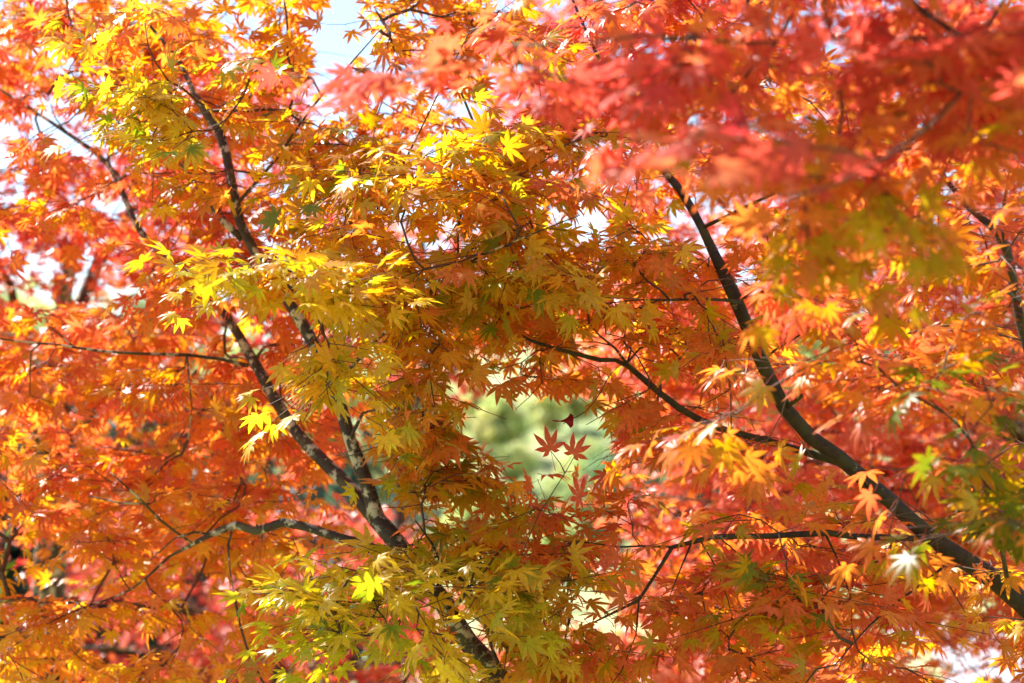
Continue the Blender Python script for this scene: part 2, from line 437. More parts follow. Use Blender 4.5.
def make_path():
    m, t, p, out = new_mat('pale_gravel'); N = t.nodes; L = t.links
    tc = N.new('ShaderNodeTexCoord'); n = N.new('ShaderNodeTexNoise'); n.inputs['Scale'].default_value = 6; n.inputs['Detail'].default_value = 7
    L.new(tc.outputs['Object'], n.inputs['Vector']); r = N.new('ShaderNodeValToRGB'); L.new(n.outputs[0], r.inputs[0])
    e = r.color_ramp.elements; e[0].position = .35; e[0].color = (.22, .21, .23, 1); e[1].position = .6; e[1].color = (.42, .40, .43, 1)
    L.new(r.outputs[0], p.inputs['Base Color']); p.inputs['Roughness'].default_value = .9
    C = catmull([(3.4, 8, 0), (4.2, 15, 0), (5.4, 22, 0), (5.9, 27, 0), (9.5, 31, 0), (17, 32.5, 0)], .5)
    V = []; F = []; T = np.gradient(C, axis=0)
    for i, (q, tt) in enumerate(zip(C, T)):
        nrm = np.array([tt[1], -tt[0], 0])/np.linalg.norm(tt[:2])
        for k in range(5):
            v = q + nrm*(k/4-.5)*1.5; v[2] = float(ground_h(v[0], v[1])) + .04; V.append(v)
        if i: F += [[(i-1)*5+k, (i-1)*5+k+1, i*5+k+1, i*5+k] for k in range(4)]
    loops, starts = faces_to(F); tag(mesh_np('path', np.array(V), loops, starts, m), kind='structure')
make_path()

# ------------------------------------------------------------------ distant trees and bushes on the hillside
def distant_tree(name, label, cat, group, height, crad, cols, seed, nclump=34, per=60, size=.22, trunk=True, base=.04, squash=.8):
    r = np.random.default_rng(seed); root = empty(name); tag(root, label, cat, group)
    mb = MB(); mb.tube(catmull([(0, 0, -.3), (.08*height*.3, 0, height*.3), (0, .05, height*.6), (.05, 0, height*.85)], height*.06), np.linspace(height*.028, height*.006, len(catmull([(0, 0, -.3), (.08*height*.3, 0, height*.3), (0, .05, height*.6), (.05, 0, height*.85)], height*.06))), 7, .06)
    for k in range(7):
        a = k*2.4; h0 = height*(.25+.08*k); e_ = np.array([math.cos(a)*crad*.7, math.sin(a)*crad*.7, h0+crad*.5])
        mb.tube([(0, 0, h0), e_*.5+np.array([0, 0, h0*.5+.1]), e_], [height*.012, height*.008, height*.003], 5)
    mb.build('trunk', FAR_BARK, root)
    V = []; C = []
    cz = height*(base+(1-base)/2); hz = height*(1-base)/2
    for k in range(nclump):
        d = r.normal(size=3); d /= np.linalg.norm(d); q = r.uniform(.35, 1)
        cc = np.array([d[0]*crad*q, d[1]*crad*q, cz + d[2]*hz*q]); cr = crad*r.uniform(.2, .42); colr = np.array(cols[r.integers(len(cols))])*r.uniform(.7, 1.25)
        for _ in range(per):
            dd = r.normal(size=3); dd /= np.linalg.norm(dd); p = cc + dd*cr*r.uniform(.5, 1)**.5*np.array([1, 1, squash])
            u = r.normal(size=3); u /= np.linalg.norm(u); v = np.cross(u, dd+r.normal(size=3)*.5); v /= np.linalg.norm(v)+1e-9; z = size*r.uniform(.5, 1.3)
            V += [p-u*z, p+v*z*.5, p+u*z, p-v*z*.5]; C += [colr*r.uniform(.8, 1.2)]*4
    n = len(V)//4; loops = np.arange(n*4); starts = np.arange(n)*4
    mesh_np('crown', np.array(V), loops, starts, FAR_LEAF, root, np.clip(np.array(C), 0, .8))
    return root
def copy_tree(o, parent=None):
    k = o.copy(); COL.objects.link(k); k.parent = parent
    for ch in [x for x in D.objects if x.parent == o and x is not k]: copy_tree(ch, k)
    return k
PALE = [(.52, .56, .20), (.62, .58, .26), (.44, .52, .18)]
MIDG = [(.30, .40, .15), (.38, .45, .18), (.20, .32, .14)]  # greens lightened to stand in for haze over the hillside
DARK = [(.025, .05, .03), (.04, .075, .04), (.02, .04, .028)]
TAN = [(.66, .52, .30), (.7, .58, .34), (.6, .48, .32)]
def place(protos, spots, labels, group):
    used = set()
    for (px, py, d, kind, sc) in spots:
        o = protos[kind]
        if kind in used: o = copy_tree(o)
        used.add(kind)
        p = at(px, py, d); z = float(ground_h(p[0], p[1])); o.location = (p[0], p[1], z)
        o.scale = (sc, sc, sc); o.rotation_euler = (0, 0, random.uniform(0, 6))
        o['label'] = labels[kind]; o['group'] = group + ' ' + ('of pale yellow green', 'of mid green', 'of dull tan')[kind]
protos = [distant_tree('pale_tree', 'x', 'tree', 'x', 4.5, 2.2, PALE, 1), distant_tree('green_tree', 'x', 'tree', 'x', 5, 2.3, MIDG, 2),
          distant_tree('tan_tree', 'x', 'tree', 'x', 4, 2.0, TAN, 3)]
place(protos, [(30, 300, 62, 0, 1.3), (150, 300, 68, 1, 1.1), (250, 320, 60, 0, 1.), (-60, 300, 58, 1, 1.3), (350, 380, 55, 0, .9), (430, 380, 60, 0, .7),
               (500, 400, 64, 0, .5), (575, 390, 70, 0, .6), (640, 400, 58, 0, .65), (622, 450, 46, 1, .6), (465, 460, 44, 0, .35), (550, 470, 48, 1, .3),
               (700, 400, 62, 1, 1.1), (800, 400, 60, 0, 1.2), (900, 400, 64, 2, 1.1), (1000, 400, 58, 1, 1.2), (490, 450, 50, 0, .3), (515, 430, 58, 0, .3), (560, 455, 42, 0, .3), (592, 440, 55, 0, .42), (612, 470, 50, 0, .4), (530, 480, 36, 0, .25), (478, 410, 66, 1, .45), (548, 410, 68, 0, .4), (575, 480, 52, 0, .35), (505, 470, 44, 0, .28), (1090, 380, 62, 0, 1.2), (180, 430, 38, 1, .8), (90, 400, 46, 2, 1.0)],
      ['blurred pale yellow-green round tree on the hillside behind the maples', 'blurred mid-green round tree on the hillside behind the maples', 'blurred tan autumn tree on the hillside behind the maples'], 'hillside trees')
DK = [distant_tree('evergreen_shrub', 'dark blue-green evergreen shrub glimpsed behind the orange leaves of the left maple', 'shrub', None, 2.6, 1.5, DARK, 9, 40, 70, .10, base=.02)]
for i, (px, d, sc, lab) in enumerate([(205, 15, .9, 'dark evergreen shrub glimpsed between the forked left trunk and the horizontal branch'), (-25, 10, .95, 'dark evergreen shrub at the left edge behind the green leaves'),
                                     (188, 9.8, .75, 'dark evergreen shrub low behind the pink-red leaves at lower left'), (690, 30, .9, 'small dark green shrub behind the bare horizontal branch right of the pale gap')]):
    o = DK[0] if i == 0 else copy_tree(DK[0]); p = at(px, 500, d); o.location = (p[0], p[1], float(ground_h(p[0], p[1]))); o.scale = (sc,)*3; o['label'] = lab; o.rotation_euler = (0, 0, i*1.7)
# rocks
def rock(px, py, d, sz, label, seed):
    r = np.random.default_rng(seed); import bmesh
    bm = bmesh.new(); bmesh.ops.create_icosphere(bm, subdivisions=4, radius=1)
    fr = r.normal(size=(6, 3))*1.6; ph = r.uniform(0, 6, 6)
    for v in bm.verts:
        q = np.array(v.co); k = 1 + sum(.09*math.sin(fr[i]@q*1.3+ph[i]) for i in range(6))
        v.co = Vector(q*k*np.array([1.25, .9, .7])*sz)
        if v.co.z > .45*sz: v.co.z = .45*sz + (v.co.z-.45*sz)*.4
    me = D.meshes.new('rock'); bm.to_mesh(me); bm.free(); me.materials.append(FAR_ROCK)
    for p in me.polygons: p.use_smooth = True
    o = D.objects.new('rock', me); COL.objects.link(o); p = at(px, py, d); o.location = (p[0], p[1], float(ground_h(p[0], p[1]))+.1*sz); tag(o, label, 'rock')
FAR_ROCK = bark_mat('grey_rock', (.10, .10, .095), (.24, .23, .21), (.42, .40, .36), (.15, .15, .08), 3, .58)
rock(60, 660, 16, .62, 'large grey-brown garden rock blurred behind the leaves at bottom left', 3)
rock(20, 610, 19, .5, 'smaller grey rock behind the green leaves near the left edge', 4)
rock(215, 650, 19, .55, 'weathered pale brown rock below the dark evergreen shrub', 5)

# ------------------------------------------------------------------ gaps in the foliage: (cx, cy, rx, ry, probability)
GAPS = [(545, 432, 66, 36, 1), (500, 415, 32, 20, .9), (590, 455, 28, 16, .9), (8, 185, 20, 24, .85), (38, 128, 10, 10, .7), (8, 245, 14, 12, .9), (332, 62, 20, 36, .92), (345, 14, 22, 14, .9),
        (420, 20, 22, 14, .85), (385, 98, 16, 13, .85), (500, 70, 12, 10, .7), (640, 130, 16, 13, .9), (605, 145, 14, 12, .7), (30, 285, 24, 18, .75), (95, 270, 30, 14, .5), (268, 465, 22, 28, .5), (205, 440, 22, 26, .4),
        (590, 100, 12, 10, .6), (700, 70, 12, 14, .6), (960, 665, 34, 24, .75), (500, 375, 12, 8, .5), (240, 585, 12, 14, .4), (192, 598, 18, 30, .8), (4, 535, 26, 62, .75), (160, 640, 12, 14, .6), (250, 225, 7, 11, .8), (240, 480, 10, 10, .4),
        (672, 520, 24, 9, .5), (590, 610, 28, 18, .45), (545, 500, 12, 16, .5)]

# ================================================================== LEFT MAPLE
A = empty('maple_tree', at(640, 900, 3.6)); A.location = (0, 0, 0)
tag(A, 'orange and yellow maple whose leaning trunk forks left of the pale green gap', 'maple tree')
g = at(600, 800, 3.6)
left = Maple(A, BARK)
left.limb('trunk', [(760, 1160, 3.62, .046), (670, 960, 3.6, .036), (580, 790, 3.58, .029), (505, 685, 3.55, .0225), (469, 643, 3.55, .0205), (443, 602, 3.55, .0195), (410, 560, 3.56, .019), (377, 519, 3.58, .0185)], 12)
left.limb('limb', [(379, 524, 3.585, .0165), (368, 487, 3.6, .0150), (351, 440, 3.62, .0135), (335, 392, 3.65, .0128), (308, 333, 3.7, .0125), (284, 295, 3.74, .0115), (254, 251, 3.78, .0105), (240, 222, 3.8, .0102), (230, 173, 3.82, .0098), (220, 134, 3.85, .0098), (197, 100, 3.88, .0070), (180, 63, 3.9, .0052), (143, 17, 3.95, .0036), (110, -30, 4, .0024), (60, -90, 4.05, .001)], 12, label='upright limb running up to the top left')
left.limb('limb', [(377, 521, 3.6, .0150), (350, 488, 3.66, .0145), (319, 457, 3.72, .0135), (297, 433, 3.78, .0125), (276, 401, 3.84, .0125), (254, 362, 3.9, .0120), (222, 310, 3.98, .0095), (190, 281, 4.05, .0085), (163, 258, 4.1, .0078), (137, 226, 4.15, .0072), (125, 198, 4.2, .0070), (107, 163, 4.25, .0062), (67, 133, 4.3, .0050), (37, 113, 4.35, .0040), (10, 96, 4.4, .0030), (-40, 60, 4.45, .0012)], 12, label='left limb of the fork with painted pale sun and lichen patches')
left.limb('limb', [(396, 556, 3.56, .0105), (356, 543, 3.58, .0105), (330, 535, 3.6, .0095), (306, 527, 3.62, .0090), (283, 522, 3.64, .0095), (256, 531, 3.66, .0088), (236, 525, 3.68, .0085), (220, 530, 3.7, .0072), (193, 544, 3.74, .0045), (170, 556, 3.78, .003), (130, 590, 3.82, .0022), (70, 612, 3.85, .0016), (0, 640, 3.9, .001)], 12, label='low crooked limb with bark painted pale as if sunlit')
lb = left.limb
lb('branch', [(248, 366, 3.9, .0052), (220, 359, 3.88, .0042), (187, 355, 3.86, .0040), (150, 354, 3.84, .0033), (100, 351, 3.8, .0030), (60, 345, 3.78, .0026), (17, 341, 3.76, .0020), (-60, 330, 3.7, .001)], 8, label='long thin horizontal branch')
lb('branch', [(187, 356, 3.86, .0022), (189, 380, 3.84, .0018), (192, 408, 3.83, .0014), (188, 440, 3.82, .0008)], 6)
lb('branch', [(75, 348, 3.8, .002), (60, 335, 3.78, .0016), (48, 325, 3.77, .0008)], 6)
lb('branch', [(107, 163, 4.25, .0045), (112, 145, 4.25, .0035), (118, 130, 4.25, .0028), (120, 110, 4.25, .0012)], 6)
lb('branch', [(112, 155, 4.25, .0032), (122, 150, 4.22, .0025), (135, 147, 4.2, .0018), (165, 138, 4.15, .0009)], 6)
lb('branch', [(67, 133, 4.3, .0028), (55, 118, 4.3, .002), (48, 95, 4.3, .001)], 6)
lb('branch', [(220, 133, 3.85, .0042), (235, 124, 3.83, .003), (252, 119, 3.8, .0022), (290, 108, 3.76, .001)], 6)
lb('branch', [(242, 238, 3.8, .0085), (227, 225, 3.82, .0080), (207, 200, 3.85, .0072), (183, 165, 3.9, .0060), (160, 120, 3.95, .0042), (135, 80, 4.0, .0028), (120, 40, 4.05, .0015)], 8, label='olive side branch beside the upright limb')
lb('branch', [(349, 446, 3.62, .0045), (354, 430, 3.6, .0040), (363, 413, 3.58, .0032), (374, 410, 3.56, .0026), (395, 402, 3.5, .0020), (430, 380, 3.42, .0012)], 6)
lb('branch', [(452, 610, 3.54, .006), (462, 598, 3.5, .0045), (470, 588, 3.46, .0040), (458, 577, 3.42, .0042), (446, 572, 3.40, .0038), (440, 560, 3.38, .003), (433, 545, 3.35, .0024), (415, 520, 3.3, .0014)], 7)
lb('branch', [(446, 572, 3.40, .003), (425, 590, 3.32, .0028), (410, 608, 3.24, .0026), (390, 630, 3.16, .0022), (360, 636, 3.1, .0018), (320, 628, 3.05, .001)], 6)
lb('branch', [(470, 588, 3.46, .0040), (474, 605, 3.44, .0034), (476, 618, 3.42, .003), (500, 640, 3.4, .002), (540, 650, 3.38, .001)], 6)
lb('branch', [(512, 690, 3.54, .006), (500, 668, 3.5, .0048), (492, 648, 3.46, .0038), (486, 630, 3.44, .002), (480, 590, 3.4, .001)], 6)
lb('branch', [(234, 527, 3.68, .0042), (215, 535, 3.66, .0028), (195, 532, 3.64, .0024), (175, 538, 3.62, .0018), (150, 560, 3.6, .001)], 6)
lb('branch', [(233, 527, 3.68, .0028), (228, 545, 3.66, .0022), (230, 570, 3.64, .0015), (235, 600, 3.62, .0008)], 6)
lb('branch', [(193, 544, 3.74, .0030), (160, 520, 3.7, .0026), (143, 502, 3.68, .0024), (128, 488, 3.66, .0020), (110, 472, 3.64, .001)], 6)
lb('branch', [(150, 504, 3.69, .0020), (120, 503, 3.67, .0018), (88, 496, 3.66, .001)], 6)
lb('branch', [(330, 390, 3.65, .005), (372, 345, 3.5, .0040), (420, 300, 3.35, .0032), (470, 262, 3.2, .0024), (530, 235, 3.1, .0015), (580, 215, 3.05, .001)], 6)
lb('branch', [(262, 262, 3.77, .0042), (240, 280, 3.6, .003), (250, 290, 3.4, .0024), (255, 285, 3.2, .0016), (262, 280, 3.05, .001)], 6)
lb('branch', [(308, 333, 3.7, .0042), (330, 300, 3.6, .0034), (360, 240, 3.5, .003), (400, 170, 3.4, .0022), (440, 90, 3.35, .0015), (470, 30, 3.3, .001)], 6)
lb('branch', [(236, 205, 3.81, .0042), (275, 160, 3.7, .0034), (310, 110, 3.6, .0026), (345, 70, 3.55, .0018), (380, 30, 3.5, .001)], 6)
blobsA = [(300, 275, 50, 25, 2.9, 3.1, 18, 'yel'), (262, 262, 30, 15, 2.8, 2.95, 8, 'yel'), (430, 450, 35, 50, 3.3, 3.6, 18, 'olv'), (195, 275, 30, 25, 3.6, 3.85, 10, 'org'), (480, 170, 80, 70, 3.1, 3.3, 12, 'yel'), (70, 20, 150, 50, 4.0, 4.7, 40, 'ora'), (418, 560, 26, 22, 3.2, 3.45, 12, 'ygr'), (500, 310, 50, 30, 3.4, 3.8, 14, 'oor'), (410, 12, 40, 20, 3.6, 4.0, 12, 'ora'), (338, 372, 36, 24, 2.95, 3.15, 16, 'yel'), (155, 110, 45, 38, 3.3, 3.6, 18, 'ygr'), (390, 610, 105, 62, 3.0, 3.3, 34, 'ygr'),
          (470, 600, 60, 40, 3.1, 3.4, 10, 'ygr'), (420, 225, 120, 110, 3.05, 3.6, 46, 'yor'), (350, 260, 90, 90, 3.2, 3.7, 16, 'olv'), (440, 280, 90, 60, 3.1, 3.5, 22, 'ygr'), (415, 410, 80, 90, 3.2, 3.7, 29, 'olv'), (520, 615, 90, 80, 3.2, 3.7, 35, 'olv'),
          (120, 330, 230, 220, 3.7, 4.5, 140, 'org'), (100, 560, 220, 130, 3.6, 4.4, 120, 'ora'), (290, 30, 50, 40, 3.7, 4.2, 18, 'ora'), (480, 15, 60, 35, 3.5, 4.0, 20, 'ora'), (470, 550, 28, 20, 3.4, 3.7, 12, 'olv'), (510, 520, 40, 22, 3.3, 3.6, 8, 'oor'), (240, 300, 90, 60, 3.9, 4.4, 24, 'org'), (10, 180, 40, 60, 4.1, 4.6, 12, 'ver'), (30, 470, 150, 180, 3.9, 4.6, 50, 'ora'), (240, 90, 190, 110, 3.4, 4.2, 85, 'ora'), (300, 150, 100, 100, 3.4, 3.9, 26, 'olv'),
          (60, 120, 170, 130, 4.0, 4.7, 70, 'ver'), (520, 130, 80, 90, 3.1, 3.7, 18, 'yor'), (250, 420, 100, 80, 3.8, 4.4, 26, 'org'), (200, -90, 300, 80, 3.6, 4.6, 45, 'org'), (-140, 300, 110, 350, 3.8, 4.6, 50, 'org'), (400, 760, 300, 60, 3.3, 4.2, 40, 'oor')]
CLEAR = [([(520, 700, 3.7), (443, 602, 3.7)], 20, 0.84), ([(379, 522, 3.6), (351, 440, 3.65), (335, 392, 3.7)], 20, 0.84), ([(308, 333, 3.75), (284, 295, 3.8)], 17, 0.79),
         ([(252, 250, 3.8), (240, 222, 3.85), (228, 165, 3.85), (218, 130, 3.9), (190, 80, 3.9)], 17, 0.75), ([(379, 522, 3.7), (319, 457, 3.75), (276, 401, 3.9), (222, 310, 4.0)], 20, 0.84),
         ([(132, 205, 4.2), (110, 165, 4.3), (67, 133, 4.4), (37, 113, 4.4)], 17, 0.79), ([(356, 543, 3.7), (306, 527, 3.7), (220, 530, 3.8), (190, 545, 3.8)], 19, 0.84),
         ([(247, 366, 3.95), (150, 354, 3.9), (20, 341, 3.9)], 12, 0.70), ([(190, 360, 3.9), (192, 405, 3.9)], 8, 0.53),
         ([(1024, 606, 3.45), (962, 558, 3.45), (891, 502, 3.45), (825, 450, 3.45), (785, 408, 3.45), (766, 371, 3.45), (732, 291, 3.45), (712, 258, 3.45)], 23, 0.84), ([(702, 228, 3.5), (635, 130, 3.6)], 10, 0.53),
         ([(815, 455, 3.5), (719, 428, 3.6), (646, 381, 3.6), (610, 358, 3.6), (540, 343, 3.5)], 17, 0.81), ([(930, 540, 3.4), (768, 536, 3.4), (672, 547, 3.4), (639, 600, 3.4), (600, 618, 3.3)], 13, 0.75),
         ([(1024, 345, 3.9), (1008, 250, 3.9), (968, 207, 3.9), (940, 172, 3.9)], 17, 0.79), ([(725, 300, 3.4), (640, 300, 3.3)], 8, 0.62), ([(628, 365, 3.6), (590, 325, 3.5)], 12, 0.79), ([(629, 365, 3.5), (640, 345, 3.5), (690, 348, 3.5)], 8, 0.70),
         ([(828, 535, 3.4), (852, 600, 3.4), (848, 660, 3.4)], 8, 0.62), ([(446, 572, 3.5), (474, 590, 3.5), (476, 618, 3.5)], 8, 0.53)]
left.grow(blobsA, .043, True, LEAF, 'orange and yellow seven-pointed leaves', GAPS, twig_parts=90, clear=CLEAR, dens=.5)

# ================================================================== RIGHT MAPLE
B = empty('maple_tree'); tag(B, 'olive and orange maple with dark diagonal trunk rising from the lower right corner', 'maple tree')
right = Maple(B, BARK_GREEN); rb = right.limb
rb('trunk', [(1500, 1240, 3.75, .055), (1330, 960, 3.6, .042), (1170, 740, 3.5, .030), (1080, 650, 3.42, .0235), (1024, 606, 3.4, .0200), (1002, 585, 3.4, .0190), (962, 558, 3.4, .0180), (928, 535, 3.4, .0165), (891, 502, 3.4, .0150), (865, 479, 3.4, .0148), (838, 456, 3.4, .0140), (811, 438, 3.4, .0140), (785, 408, 3.4, .0138), (766, 371, 3.4, .0135), (749, 331, 3.4, .0132), (732, 291, 3.4, .0135), (718, 262, 3.41, .0105), (702, 228, 3.42, .0085), (680, 190, 3.45, .0078), (642, 143, 3.5, .0068), (618, 95, 3.55, .005), (590, 40, 3.6, .0035), (560, -30, 3.65, .0015)], 14)
rb('limb', [(862, 476, 3.4, .0085), (838, 462, 3.42, .0080), (815, 455, 3.44, .0075), (768, 441, 3.48, .0070), (719, 428, 3.5, .0066), (679, 408, 3.52, .0066), (646, 381, 3.52, .0062), (628, 366, 3.52, .0056), (615, 360, 3.52, .0042), (600, 360, 3.5, .0052), (572, 353, 3.48, .0042), (532, 341, 3.45, .0034), (500, 325, 3.4, .0016)], 10, label='slim limb curving left to the gap')
rb('limb', [(932, 540, 3.4, .0078), (895, 538, 3.38, .0066), (850, 536, 3.36, .0060), (828, 533, 3.35, .0060), (768, 536, 3.34, .0056), (712, 537, 3.32, .0050), (692, 542, 3.32, .0045), (672, 547, 3.32, .0042), (655, 575, 3.3, .0032), (639, 600, 3.28, .0030), (609, 615, 3.26, .0022), (582, 628, 3.25, .0010)], 10, label='straight horizontal limb low on the right')
rb('limb', [(1180, 740, 3.5, .018), (1120, 600, 3.7, .016), (1070, 450, 3.8, .0135), (1028, 350, 3.82, .0110), (1016, 298, 3.82, .0108), (1006, 250, 3.82, .0105), (996, 230, 3.82, .0098), (968, 207, 3.84, .0070), (941, 173, 3.86, .0056), (901, 123, 3.9, .0046), (881, 108, 3.92, .0040), (848, 87, 3.95, .0030), (800, 50, 4, .0015)], 10, label='dark limb near the right edge')
rb('branch', [(1003, 244, 3.82, .0058), (1004, 228, 3.8, .0050), (1004, 205, 3.78, .0042), (1008, 180, 3.76, .002), (1015, 150, 3.74, .001)], 8)
rb('branch', [(629, 366, 3.52, .0034), (615, 348, 3.5, .0030), (600, 336, 3.48, .0022), (589, 324, 3.46, .001)], 6)
rb('branch', [(627, 363, 3.52, .0026), (631, 350, 3.5, .0020), (630, 335, 3.48, .0008)], 6)
rb('branch', [(628, 362, 3.5, .0024), (640, 348, 3.48, .0018), (665, 343, 3.46, .0013), (690, 350, 3.44, .0007)], 6)
rb('branch', [(610, 345, 3.5, .0020), (596, 342, 3.48, .0014), (565, 342, 3.46, .0007)], 6)
rb('branch', [(740, 302, 3.38, .0046), (725, 300, 3.35, .0032), (700, 299, 3.3, .0026), (670, 300, 3.25, .0022), (635, 300, 3.2, .0014), (590, 306, 3.15, .0008)], 8)
rb('branch', [(738, 300, 3.4, .0036), (752, 294, 3.38, .0030), (768, 289, 3.36, .0028), (800, 292, 3.32, .0022), (850, 270, 3.25, .0012)], 8)
rb('branch', [(762, 362, 3.4, .0034), (775, 350, 3.38, .0024), (800, 335, 3.35, .0018), (850, 310, 3.3, .001)], 6)
rb('branch', [(790, 413, 3.4, .0028), (783, 392, 3.36, .0020), (775, 375, 3.34, .001)], 6)
rb('branch', [(645, 146, 3.5, .0030), (620, 135, 3.48, .0022), (590, 137, 3.46, .0018), (550, 150, 3.42, .001)], 6)
rb('branch', [(672, 547, 3.32, .0026), (640, 546, 3.3, .0020), (619, 547, 3.28, .0016), (585, 542, 3.26, .0014), (562, 547, 3.25, .001)], 6)
rb('branch', [(639, 600, 3.28, .0020), (636, 635, 3.26, .0014), (622, 670, 3.24, .0010), (600, 700, 3.2, .0006)], 6)
rb('branch', [(692, 542, 3.32, .0022), (680, 570, 3.3, .0015), (668, 600, 3.29, .0008)], 6)
rb('branch', [(700, 540, 3.32, .0020), (715, 565, 3.3, .0015), (728, 600, 3.28, .0010), (735, 630, 3.27, .0006)], 6)
rb('branch', [(720, 538, 3.32, .0018), (740, 555, 3.3, .0013), (755, 580, 3.28, .0007)], 6)
rb('branch', [(825, 533, 3.35, .0026), (838, 560, 3.33, .0020), (850, 595, 3.3, .0016), (852, 630, 3.28, .0012), (838, 670, 3.25, .0008)], 6)
rb('branch', [(948, 563, 3.36, .0034), (925, 582, 3.3, .0028), (900, 600, 3.22, .0022), (870, 625, 3.15, .0016), (835, 665, 3.1, .001)], 6)
rb('branch', [(941, 570, 3.3, .0016), (952, 590, 3.28, .0012), (965, 612, 3.25, .0007)], 6)
rb('branch', [(785, 408, 3.4, .0046), (840, 370, 3.2, .0038), (900, 340, 3.0, .0030), (970, 330, 2.85, .0022), (1040, 345, 2.75, .0012)], 6)
rb('branch', [(1010, 595, 3.4, .005), (1000, 540, 3.1, .0040), (990, 500, 2.8, .0030), (970, 440, 2.6, .002), (930, 400, 2.5, .001)], 6)
rb('branch', [(1020, 300, 3.82, .0050), (990, 280, 3.5, .0040), (950, 250, 3.2, .003), (890, 215, 2.95, .002), (820, 190, 2.8, .0012)], 6)
rb('branch', [(702, 228, 3.42, .0042), (760, 200, 3.3, .0032), (820, 170, 3.2, .0024), (880, 120, 3.1, .0016), (930, 60, 3, .001)], 6)
blobsB = [(690, 600, 170, 105, 3.1, 3.7, 28, 'rol'), (660, 600, 150, 100, 3.1, 3.7, 16, 'oor'), (610, 525, 80, 40, 3.2, 3.6, 9, 'rol'), (650, 440, 28, 36, 3.5, 3.7, 10, 'oor'), (880, 400, 200, 190, 2.5, 3.3, 52, 'rol'), (930, 300, 120, 120, 2.4, 3.1, 22, 'rol'), (640, 310, 120, 90, 3.2, 3.8, 44, 'ora'), (700, 400, 100, 80, 3.1, 3.6, 18, 'rol'),
          (560, 190, 90, 110, 3.2, 3.8, 32, 'yor'), (590, 270, 70, 70, 3.1, 3.4, 18, 'yor'), (1000, 460, 50, 80, 2.3, 2.7, 18, 'dol'), (840, 600, 120, 90, 3.0, 3.5, 26, 'rol'), (800, 610, 40, 40, 3.0, 3.3, 3, 'grn'), (960, 620, 110, 90, 3.2, 3.9, 26, 'ora'),
          (830, 180, 200, 120, 3.1, 3.9, 44, 'rol'), (700, 80, 180, 100, 3.4, 4.0, 45, 'ver'), (1010, 150, 90, 120, 3.4, 4.2, 26, 'ver'), (560, 380, 60, 26, 3.3, 3.6, 10, 'oor'), (1130, 400, 110, 350, 2.8, 4, 50, 'oor'), (800, 760, 300, 60, 3.0, 3.8, 26, 'rol'), (720, -130, 280, 90, 3.4, 4.6, 56, 'ver'), (420, -260, 260, 90, 3.6, 5.0, 6, 'ver')]  # blobs high above the frame are added to shade the right maple
right.grow(blobsB, .043, True, LEAF, 'olive, amber and vermilion seven-pointed leaves', GAPS, twig_parts=90, clear=CLEAR, dens=.5)

# the twig standing in the pale gap, with three leaves of its own
gp = 3.22
def gap_twig():
    root = B
    mb = MB()
    for pts in ([(540, 512), (548, 500), (556, 487), (565, 473), (575, 455)], [(565, 473), (560, 463), (550, 450)], [(585, 412), (578, 416), (570, 420), (563, 424)], [(601, 392), (594, 402), (585, 412)], [(540, 512), (530, 535), (520, 560)], [(601, 392), (610, 375), (622, 364)]):
        p = np.array(pts, float); q = catmull(at(p[:, 0], p[:, 1], np.full(len(p), gp + (.2 if pts[-1] == (622, 364) else 0))), .02)
        if pts[-1] == (622, 364): q = catmull(np.array([at(601, 392, gp), at(610, 375, gp+.15), at(622, 364, 3.5)]), .02)
        mb.tube(q, np.linspace(.0011, .0006, len(q)), 5)
    tw = mb.build('twig', TWIG, root)
    for (px, py, ang, s_, pal) in ((550.5, 450, 105, .043, VER), (573, 454, 60, .040, VER)):
        L = Leaves(); a = R(ang); ax = math.cos(a)*RIGHT + math.sin(a)*UP - .15*FWD
        L.add(at(px, py, gp), ax, -FWD*.9+UP*.35, s_, pal[0], RED[1])
        L.build('leaf', [leaf_template(True, 21)], LEAF, tw)
    # dry curled leaf: crumpled cone-like blade
    V = []; F = []; n = 14; m = 8; base = at(566, 421, gp)
    for i in range(n+1):
        u = i/n; cx = .030*(.35-u)*1.15; rad = .0080*math.exp(-((u-.16)/.17)**2)+.0034*(1-u)**.8*abs(math.cos(7*u))+.0005
        for j in range(m+1):
            th = -1.2+j/m*4.4+u*1.5; w2 = rad*(1+.35*math.sin(9*u+j*1.7))
            V.append(base + RIGHT*cx + FWD*w2*math.cos(th) + UP*(w2*math.sin(th)-.003*u+.004*u*u))
            if i and j: b = (i-1)*(m+1)+j-1; F.append([b, b+1, b+m+2, b+m+1])
    loops, starts = faces_to(F)
    o = mesh_np('dry_leaf', np.array(V), loops, starts, LEAF, tw, np.tile(c(.34, .025, .035), (len(V), 1))); o['label'] = 'curled dark red dry leaf hanging in the gap'
gap_twig()

# ================================================================== OVERHANGING NEAR MAPLE
Cc = empty('maple_tree'); tag(Cc, 'out-of-focus red maple branch reaching in close at the upper right', 'maple tree')
near = Maple(Cc, BARK_GREEN)
near.limb('trunk', [(1.75, .35, -.1, .09), (1.7, .4, .8, .075), (1.6, .5, 1.6, .06), (1.45, .7, 2.15, .045)], 12, world=True, attach=False)
b0 = at(1400, -260, 1.5)
near.limb('limb', [(1.45, .7, 2.15, .03), (1.2, .95, 2.2, .022), *[(*at(x, y, d), r_) for x, y, d, r_ in ((1180, -30, 1.97, .009), (1024, 47, 2.07, .0048), (955, 33, 2.07, .0038), (911, 0, 2.12, .0028), (870, -50, 2.17, .002), (800, -110, 2.22, .001))]], 9, world=True)
near.limb('branch', [(955, 34, 2.07, .0028), (935, 39, 2.06, .0022), (915, 38, 2.05, .0020), (835, 38, 2.02, .0016), (745, 43, 1.97, .0015), (645, 35, 1.97, .0013), (580, 44, 1.97, .0012), (512, 45, 2.02, .001)], 7)
